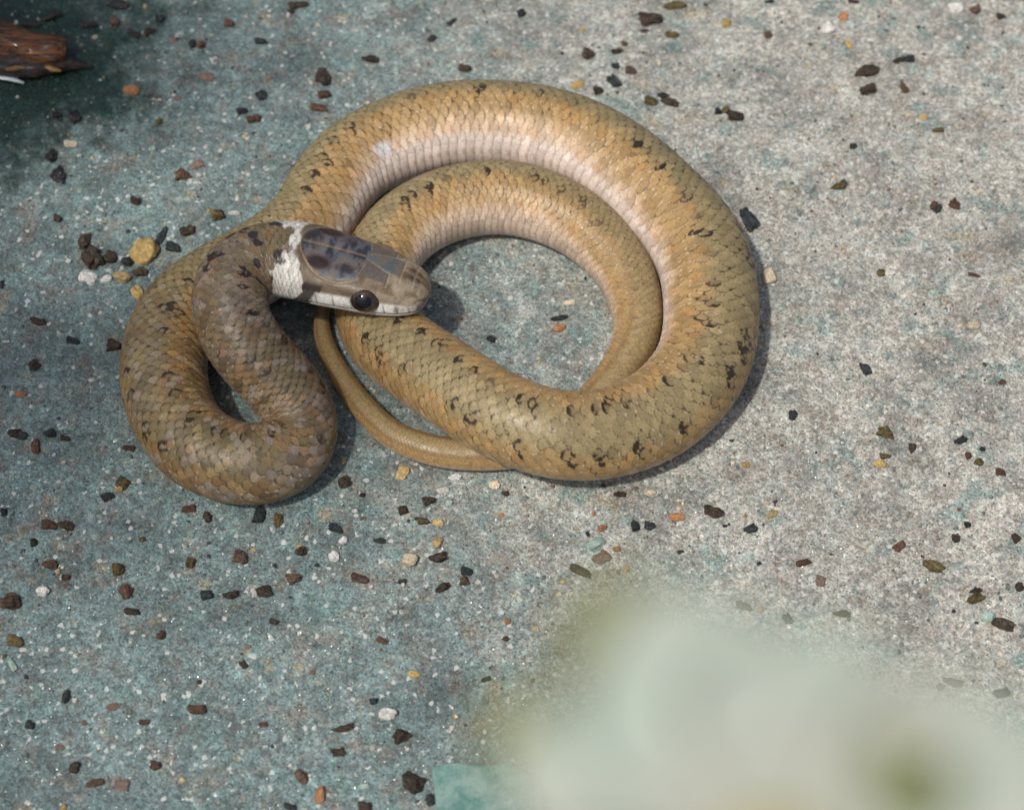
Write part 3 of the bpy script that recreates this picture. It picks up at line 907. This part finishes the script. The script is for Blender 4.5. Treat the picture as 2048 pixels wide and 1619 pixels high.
def build_stones():
    recs = []
    cnt = 0
    for tok in ST.replace('\n', ';').split(';'):
        q = tok.split()
        if len(q) < 6 or q[5] == 'x':
            continue
        u, v, ln, wd, an = map(float, q[:5])
        kind = q[5]
        cnt += 1
        rg = random.Random(cnt * 13 + 5)
        hgt = min(ln, wd) * (0.30 if kind == 'm' else rg.uniform(0.62, 0.85)) / 2
        p, t = place(u, v, hgt * 0.55)
        gz = float(ground_z(p[0:1], p[1:2])[0])
        name, colour, cat = NAMES[kind]
        idx = rg.randrange(len(SHAPES_R) if kind in ROUND else len(SHAPES_B))
        o = bpy.data.objects.new(name, stone_mesh(kind, idx))
        COL.objects.link(o)
        a = math.radians(an)
        sy = 1 / math.sin(EL)
        o.location = np.array([p[0], p[1], gz + hgt * 0.5]) * K
        fl = rg.choice((0, math.pi))
        o.rotation_euler = (rg.uniform(-0.08, 0.08), rg.uniform(-0.08, 0.08), -a + fl)
        ca, sa = abs(math.cos(a)), abs(math.sin(a))
        f = t / D * 0.84
        o.scale = (ln / 2 * f * (ca + sa * sy), wd / 2 * f * (sa + ca * sy * 0.9), hgt * 1.05)
        recs.append((o, u, v, ln, wd, kind, p))
    # labels: look first, then the findable things it lies beside
    for o, u, v, ln, wd, kind, p in recs:
        name, colour, cat = NAMES[kind]
        noun = name.replace('_', ' ')
        dist = np.min(np.linalg.norm(snake_xy - p[:2], axis=1) - snake_r)
        big, small = max(ln, wd), min(ln, wd)
        size = 'tiny' if big < 14 else 'small' if big < 24 else '' if big < 36 else 'large'
        shape = 'long' if big > 1.9 * small else 'roundish' if big < 1.2 * small else ''
        near = sorted(((math.hypot(u - q[1], v - q[2]), q) for q in recs2(recs, kind)), key=lambda w: w[0])
        bits = [size, shape, colour, noun]
        if 850 < u < 1230 and 470 < v < 790:
            bits.append('inside the ring of the coil')
        elif dist < 22:
            bits.append('touching the snake')
        if near and near[0][0] < 46:
            q = near[0][1]
            bits.append('beside a %s %s' % (NAMES[q[5]][1], NAMES[q[5]][0].split('_')[-1]))
        lm = sorted((min(math.hypot(u - a, v - b) for a, b in pts), nm) for nm, pts in LANDMARKS)
        room = 16 - len(' '.join(bits).split())
        n1, n2 = lm[0][1].split(), lm[1][1].split()
        if room >= 2 + len(n1) + len(n2):
            bits.append('near %s, towards %s' % (lm[0][1], lm[1][1]))
        elif room >= 1 + len(n1):
            bits.append('near %s' % lm[0][1])
        tag(o, ' '.join(b for b in bits if b), cat, '%s %ss on the stone' % (colour, noun))


def recs2(recs, kind):
    return [r for r in recs if r[5] != kind]


LANDMARKS = [('wet twig', [(40, 90), (140, 120)]), ('snake neck loop', [(400, 520), (250, 700), (260, 850), (450, 1000), (650, 920)]),
             ('snake head', [(620, 440), (560, 400)]), ('back of big coil', [(800, 170), (1000, 150), (1200, 190), (1350, 280)]),
             ('flank of big coil', [(1480, 420), (1530, 560), (1530, 700), (1470, 830)]), ('coil belly side', [(1100, 975), (1250, 960)]),
             ('snake tail', [(760, 900), (850, 940), (940, 950)]), ('pale flower', [(1300, 1200), (1600, 1250), (1850, 1400), (2000, 1480)]),
             ('teal flat stone', [(900, 1540)]), ('blocky cream chip', [(819, 1118)]), ('wide white chip', [(1912, 14)]), ('long orange chip', [(640, 1590)]),
             ('big brown crumb', [(20, 1202)]), ('big yellow pebble', [(288, 499)])]
build_stones()


# ------------------------------------------------------------------ loose sand on the stone (uncountable)
def build_sand():
    n = 13000
    rg = np.random.default_rng(21)
    x = rg.uniform(-1400, 1400, n)
    y = rg.uniform(-1500, 1500, n)
    dens = fbm(x / 150, y / 150, 55, 3)
    keep = rg.uniform(0, 1, n) < (0.25 + 1.1 * sstep(0.35, 0.65, dens))
    x, y = x[keep], y[keep]
    n = len(x)
    z = ground_z(x, y)
    sz = 1.3 + 3.6 * rg.uniform(0, 1, n) ** 4
    tone = rg.uniform(0, 1, n)
    pal = np.array([(0.08, 0.11, 0.11), (0.22, 0.23, 0.22), (0.34, 0.33, 0.30), (0.44, 0.44, 0.42), (0.13, 0.08, 0.05), (0.03, 0.03, 0.03), (0.40, 0.31, 0.16)])
    wgt = np.array([0.22, 0.20, 0.14, 0.07, 0.13, 0.18, 0.06])
    ci = rg.choice(len(pal), n, p=wgt / wgt.sum())
    col = pal[ci] * rg.uniform(0.8, 1.25, n)[:, None]
    J = rg.normal(0, 0.22, (n, 12, 3))
    ang = rg.uniform(0, 6.28, n)
    sc = np.stack([sz * rg.uniform(0.8, 1.5, n), sz, sz * rg.uniform(0.5, 0.9, n)], -1)
    V = (IV0[None] + J) * sc[:, None, :]
    c, s = np.cos(ang)[:, None], np.sin(ang)[:, None]
    V = np.stack([V[..., 0] * c - V[..., 1] * s, V[..., 0] * s + V[..., 1] * c, V[..., 2]], -1)
    V += np.stack([x, y, z + 0.3 * sc[:, 2]], -1)[:, None, :]
    F = IF0[None] + (np.arange(n) * 12)[:, None, None]
    t = NT('sand_grains')
    at = t.n('ShaderNodeAttribute', attribute_name='Col')
    t.l(at.outputs['Color'], t.b.inputs['Base Color'])
    t.b.inputs['Roughness'].default_value = 0.32
    o = mesh_obj('sand', V.reshape(-1, 3), F.reshape(-1, 3), t.m, None, False, np.repeat(col, 12, 0))
    o['kind'] = 'stuff'
    o['label'] = 'loose mixed sand grains strewn over the stone slab'
    o['category'] = 'sand'


build_sand()


# ------------------------------------------------------------------ wet broken twig
def tube(path, radii, nth=20, squash=1.0, rough=0.0, seed=0, close=True):
    path = np.asarray(path, float)
    radii = np.asarray(radii, float)
    n = 48
    s = np.linspace(0, 1, len(path))
    q = np.linspace(0, 1, n)
    C = np.column_stack([np.interp(q, s, path[:, k]) for k in range(3)])
    r = np.interp(q, s, radii)
    T = np.gradient(C, axis=0)
    T /= np.linalg.norm(T, axis=1)[:, None]
    B = np.cross(T, [0, 0, 1.0]); B /= np.linalg.norm(B, axis=1)[:, None]
    N = np.cross(B, T)
    th = np.linspace(0, 2 * math.pi, nth, endpoint=False)
    TH, Q = np.meshgrid(th, q)
    rr = r[:, None] * (1 + rough * (fbm(TH * 2.2 + 10, Q * 5, seed, 3) - 0.5) * 2)
    V = C[:, None] + (rr * np.cos(TH))[..., None] * B[:, None] + (rr * np.sin(TH) * squash)[..., None] * N[:, None]
    V = np.vstack([V.reshape(-1, 3), C[:1], C[-1:]])
    I, J = np.meshgrid(np.arange(n - 1), np.arange(nth), indexing='ij')
    J2 = (J + 1) % nth
    F = np.stack([I * nth + J, I * nth + J2, (I + 1) * nth + J2, (I + 1) * nth + J], -1).reshape(-1, 4).tolist()
    a, b = n * nth, n * nth + 1
    for j in range(nth):
        k = (j + 1) % nth
        F.append((a, k, j))
        F.append((b, (n - 1) * nth + j, (n - 1) * nth + k))
    return V, F


def wood_mat(name, c0, c1, rough, stretch=(0.012, 0.11, 0.11), ang=0.0):
    t = NT(name)
    P = t.coords(1.0 / K)
    mp = t.n('ShaderNodeMapping')
    t.l(P, mp.inputs['Vector'])
    mp.inputs['Rotation'].default_value = (0, 0, ang)
    mp.inputs['Scale'].default_value = stretch
    n = t.noise(mp.outputs[0], 1.0, 5, 0.7)
    t.l(t.ramp(n, [(0.42, c0), (0.64, c1)]), t.b.inputs['Base Color'])
    t.b.inputs['Roughness'].default_value = rough
    t.b.inputs['Coat Weight'].default_value = 0.25
    t.b.inputs['Coat Roughness'].default_value = 0.08
    t.l(t.bump(n, 0.9, 8 * K), t.b.inputs['Normal'])
    return t.m


def build_twig():
    b, _ = place(0, 110)
    root = empty('twig', (b[0], b[1], 0))
    tag(root, 'wet rotten brown twig broken off on the damp dark stone', 'twig')
    off = np.array([b[0], b[1], 0])

    def pt(u, v, h):
        return place(u, v, h)[0]
    bark = wood_mat('wet_bark', (0.003, 0.0015, 0.001), (0.26, 0.085, 0.012), 0.2, stretch=(0.010, 0.16, 0.16), ang=math.radians(14))
    dark = wood_mat('wet_shaded_wood', (0.004, 0.003, 0.002), (0.030, 0.014, 0.007), 0.2, ang=math.radians(10))  # wet wood, shadow of the underside painted in as a darker tone
    wood = wood_mat('pale_split_wood', (0.17, 0.085, 0.02), (0.42, 0.26, 0.09), 0.35, ang=math.radians(10))
    V, F = tube([pt(-420, -40, 34), pt(-150, 38, 34), pt(0, 80, 33), pt(70, 96, 32), pt(112, 102, 30), pt(132, 104, 26)], [42, 42, 41, 39, 36, 28], 30, 0.72, 0.26, 3)
    mesh_obj('bark', V - off, F, bark, root)
    V, F = tube([pt(-400, 64, 16), pt(-120, 112, 16), pt(0, 128, 15), pt(70, 132, 14), pt(120, 128, 12), pt(160, 130, 8), pt(186, 134, 4)], [26, 27, 27, 28, 22, 11, 2], 22, 0.7, 0.4, 8)
    mesh_obj('underside', V - off, F, dark, root)
    V, F = tube([pt(12, 139, 26), pt(30, 137, 30), pt(52, 134, 28)], [4, 7, 2], 10, 0.6, 0.3, 5)
    mesh_obj('split_wood', V - off, F, wood, root)
    V, F = tube([pt(82, 130, 26), pt(102, 137, 26), pt(122, 142, 20)], [3, 7, 3], 10, 0.6, 0.3, 6)
    mesh_obj('split_wood', V - off, F, wood, root)
    V, F = tube([pt(70, 122, 30), pt(100, 127, 28), pt(130, 134, 22)], [2, 4, 1], 10, 0.6, 0.3, 7)
    mesh_obj('splinter', V - off, F, bark, root)
    # pale wet grass blade beside it
    P0 = [pt(-260, 120, 14), pt(-120, 138, 12), pt(-30, 149, 9), pt(18, 156, 7), pt(48, 166, 4)]
    V, F = tube(P0, [9, 10, 9, 7, 2.0], 14, 0.25, 0.05, 9)
    t = NT('pale_grass_blade')
    mp = t.n('ShaderNodeMapping')
    t.l(t.coords(1 / K), mp.inputs['Vector'])
    mp.inputs['Rotation'].default_value = (0, 0, math.radians(12))
    mp.inputs['Scale'].default_value = (0.01, 0.35, 0.35)
    nn = t.noise(mp.outputs[0], 1.0, 3)
    t.l(t.ramp(nn, [(0.35, (0.34, 0.44, 0.47)), (0.65, (0.70, 0.76, 0.78))]), t.b.inputs['Base Color'])
    t.b.inputs['Roughness'].default_value = 0.2
    g = mesh_obj('grass_blade', V, F, t.m)
    tag(g, 'pale bluish dead grass blade lying along the wet twig', 'grass blade')


build_twig()


# ------------------------------------------------------------------ flat teal stone chip at the slab edge
def build_chip():
    pts = [(866, 1532), (905, 1524), (960, 1530), (1020, 1524), (1075, 1560), (1085, 1640), (1030, 1700), (930, 1705), (880, 1660)]
    H = 16.0
    ring = [place(u, v, H)[0] for u, v in pts]
    c = np.mean(ring, 0)
    n = len(ring)
    rows = []
    fracs = [(1.03, 0.0), (1.02, 0.7), (0.98, 1.0), (0.7, 1.06), (0.35, 1.0)]
    for fr, hz in fracs:
        for p in ring:
            q = c + (p - c) * fr
            q = np.array([q[0], q[1], H * hz + (0.8 * math.sin(q[0] * 0.1) if hz > 0.9 else 0)])
            rows.append(q)
    rows.append(np.array([c[0], c[1], H * 1.02]))
    F = []
    for k in range(len(fracs) - 1):
        for j in range(n):
            j2 = (j + 1) % n
            F.append((k * n + j, k * n + j2, (k + 1) * n + j2, (k + 1) * n + j))
    for j in range(n):
        F.append(((len(fracs) - 1) * n + j, (len(fracs) - 1) * n + (j + 1) % n, len(rows) - 1))
    m = stone_mat('teal_stone', (0.12, 0.30, 0.26), (0.34, 0.50, 0.45), 0.6, 0.02)
    V = np.array(rows)
    base = np.array([c[0], c[1], 0])
    o = mesh_obj('flat_stone', V - base, F[::-1], m, None, False)
    o.location = base * K
    tag(o, 'flat angular teal stone chip under the pale flower', 'stone')


build_chip()


# ------------------------------------------------------------------ pale flower standing between lens and slab
def build_flower():
    dep = 900.0
    cen = at_depth(1545, 1760, dep)
    foot = np.array([cen[0] + 60, cen[1] - 130, 0.0])
    root = empty('flower', foot)
    tag(root, 'out of focus pale grey-green flower on a leafy green stem', 'flower')
    pet = NT('pale_petal')
    P = pet.coords(1 / K)
    nn = pet.noise(P, 0.02, 3)
    pet.l(pet.ramp(nn, [(0.3, (0.285, 0.365, 0.305)), (0.5, (0.315, 0.365, 0.32)), (0.7, (0.37, 0.365, 0.315))]), pet.b.inputs['Base Color'])
    pet.b.inputs['Roughness'].default_value = 0.6
    pet.b.inputs['Subsurface Weight'].default_value = 0.0
    grn = NT('flower_green')
    nn = grn.noise(grn.coords(1 / K), 0.03, 3)
    grn.l(grn.ramp(nn, [(0.3, (0.085, 0.105, 0.028)), (0.7, (0.15, 0.165, 0.055))]), grn.b.inputs['Base Color'])
    grn.b.inputs['Roughness'].default_value = 0.5

    def blade(tip_uv, wide, tip_dep, base_dep, name, mat, base_uv=(1545, 1760), blunt=0.75, thick=5.0, cup=10.0):
        b = at_depth(base_uv[0], base_uv[1], base_dep)
        tp = at_depth(tip_uv[0], tip_uv[1], tip_dep)
        ax = tp - b
        Ln = np.linalg.norm(ax)
        ax = ax / Ln
        nrm = -FW - ax * np.dot(-FW, ax)
        nrm /= np.linalg.norm(nrm)
        sd = np.cross(nrm, ax)
        w = wide * base_dep / D / 2
        nu, nv = 22, 13
        V = []
        for sg in (1, -1):
            for i in range(nu):
                q = i / (nu - 1)
                hw = w * (max(1e-3, math.sin(math.pi * min(0.985, 0.06 + q * 0.94) ** (1.6 if blunt > 0.5 else 1.0)))) ** blunt
                for j in range(nv):
                    y = (j / (nv - 1)) * 2 - 1
                    bend = 0.35 * cup * (y * y - 0.4) * math.sin(q * 2.5) - 3 * q * q + 0.8 * math.sin(6 * y + 9 * q)
                    th = thick * 0.5 * (1 - y * y) ** 0.5 * sg * (0.4 + 0.6 * math.sin(math.pi * min(1, q + 0.02)))
                    V.append(b + ax * (q * Ln) + sd * (y * hw) + nrm * (bend + th))
        F = []
        for k in range(2):
            o = k * nu * nv
            for i in range(nu - 1):
                for j in range(nv - 1):
                    a = o + i * nv + j
                    F.append((a, a + 1, a + nv + 1, a + nv) if k == 0 else (a, a + nv, a + nv + 1, a + 1))
        m = nu * nv
        for i in range(nu - 1):
            for j in (0, nv - 1):
                a = i * nv + j
                F.append((a, a + nv, a + nv + m, a + m) if j == 0 else (a, a + m, a + nv + m, a + nv))
        return mesh_obj(name, np.array(V) - foot, F, mat, root)

    blade((1310, 1195), 500, 918, 906, 'petal', pet.m)
    blade((1690, 1265), 560, 902, 904, 'petal', pet.m)
    blade((1030, 1500), 480, 925, 906, 'petal', pet.m)
    blade((2110, 1480), 540, 885, 901, 'petal', pet.m)
    blade((2150, 2000), 520, 900, 904, 'petal', pet.m)
    blade((1560, 2330), 540, 890, 904, 'petal', pet.m)
    blade((950, 2010), 520, 890, 902, 'petal', pet.m)
    blade((1175, 1165), 300, 930, 925, 'sepal', grn.m, (1360, 1440), 0.8, 4, 3)
    blade((985, 1385), 200, 930, 925, 'sepal', grn.m, (1200, 1640), 0.8, 4, 3)
    blade((1870, 1660), 190, 862, 872, 'leaflet', grn.m, (1740, 1450), 0.9, 4, 2)
    # centre and stem
    uu, vv, ff = dome(24, 12, math.pi)
    r = 26
    dv = np.stack([np.sin(vv) * np.cos(uu), np.sin(vv) * np.sin(uu), np.cos(vv)], -1) * r
    ctr = NT('flower_centre')
    ctr.l(ctr.ramp(ctr.noise(ctr.coords(1 / K), 0.2, 2), [(0.3, (0.32, 0.27, 0.05)), (0.7, (0.5, 0.42, 0.12))]), ctr.b.inputs['Base Color'])
    mesh_obj('flower_centre', dv + cen - foot + np.array([0, 0, 4]), ff, ctr.m, root)
    path = [foot, foot + np.array([25, -60, 700]), foot + np.array([10, -70, 1500]), np.array([cen[0], cen[1] - 40, cen[2] - 500]), cen - np.array([0, 0, 8])]
    V, F = tube(path, [34, 30, 26, 20, 15], 16, 1.0, 0.08, 4)
    mesh_obj('stem', V - foot, F, grn.m, root)
    # a few leaves low on the stem
    for k, (hz, an, ln) in enumerate(((500, -1.9, 520), (900, -0.9, 460), (1300, -2.6, 400))):
        b = foot + np.array([20, -65, hz])
        ax = np.array([math.cos(an), math.sin(an), 0.35]); ax /= np.linalg.norm(ax)
        sd = np.cross(ax, [0, 0, 1.0]); sd /= np.linalg.norm(sd)
        nrm = np.cross(sd, ax)
        V, F = [], []
        nu, nv = 16, 7
        for sg in (1, -1):
            for i in range(nu):
                q = i / (nu - 1)
                hw = 95 * math.sin(math.pi * (0.03 + 0.95 * q)) ** 0.8
                for j in range(nv):
                    y = j / (nv - 1) * 2 - 1
                    V.append(b + ax * q * ln + sd * y * hw + nrm * (18 * y * y - 120 * q * q + sg * 2.5 * (1 - y * y)))
        m = nu * nv
        for kk in range(2):
            for i in range(nu - 1):
                for j in range(nv - 1):
                    a = kk * m + i * nv + j
                    F.append((a, a + 1, a + nv + 1, a + nv))
        mesh_obj('leaf', np.array(V) - foot, F, grn.m, root)


build_flower()


# ------------------------------------------------------------------ added plant out of view, its leaves spread to shade the blue-green end
def build_shade_shrub():
    rg = np.random.default_rng(77)
    foot = np.array([-6700.0, -2900.0, -2.0])
    root = empty('shade_shrub', foot)
    tag(root, 'added unseen shade plant with narrow leaves over the darker end of the slab', 'shade_shrub')
    bark = wood_mat('shade_shrub_bark', (0.04, 0.028, 0.018), (0.11, 0.08, 0.055), 0.8)
    lf = NT('shade_shrub_leaf')
    lf.l(lf.ramp(lf.noise(lf.coords(1 / K), 0.01, 2), [(0.3, (0.035, 0.075, 0.02)), (0.7, (0.075, 0.12, 0.035))]), lf.b.inputs['Base Color'])
    lf.b.inputs['Roughness'].default_value = 0.45
    crown = np.array([-5400.0, -2850.0, 6400.0])
    V, F = tube([foot, foot + np.array([300, 60, 2400]), foot + np.array([800, 80, 4600]), crown], [150, 130, 105, 80], 16, 1.0, 0.1, 2)
    mesh_obj('shade_trunk', V - foot, F, bark, root)
    LV, LF = [], []
    for b in range(40):
        ex = -2780 - 2500 * rg.uniform(0, 1) ** 0.9
        ey = rg.uniform(-4900, -800)
        end = np.array([ex, ey, 7500 + rg.uniform(-350, 350)])
        mid = (crown + end) / 2 + np.array([0, 0, 250 + rg.uniform(-80, 150)])
        path = np.array([crown, mid, end])
        V, F = tube(path, [34, 22, 6], 8, 1.0, 0.05, b)
        mesh_obj('shade_branch', V - foot, F, bark, root)
        for k in range(22):
            q = rg.uniform(0.5, 1.0)
            p = (1 - q) ** 2 * crown + 2 * q * (1 - q) * mid + q * q * end
            an = rg.uniform(0, 6.28)
            ax = np.array([math.cos(an), math.sin(an), rg.uniform(-0.5, 0.3)]); ax /= np.linalg.norm(ax)
            sd = np.cross(ax, [0, 0, 1.0]); sd /= np.linalg.norm(sd)
            up = np.cross(sd, ax)
            ln, wd = rg.uniform(220, 380), rg.uniform(34, 52)
            base = len(LV)
            for i in range(6):
                t_ = i / 5
                w = wd * math.sin(math.pi * (0.06 + 0.90 * t_)) ** 0.8
                c = p + ax * ln * t_ - up * 40 * t_ * t_
                LV += [c - sd * w + up * 7, c, c + sd * w + up * 7]
            for i in range(5):
                for j in range(2):
                    a = base + i * 3 + j
                    LF.append((a, a + 1, a + 4, a + 3))
    o = mesh_obj('shade_foliage', np.array(LV) - foot, LF, lf.m, root)
    o['kind'] = 'stuff'


build_shade_shrub()
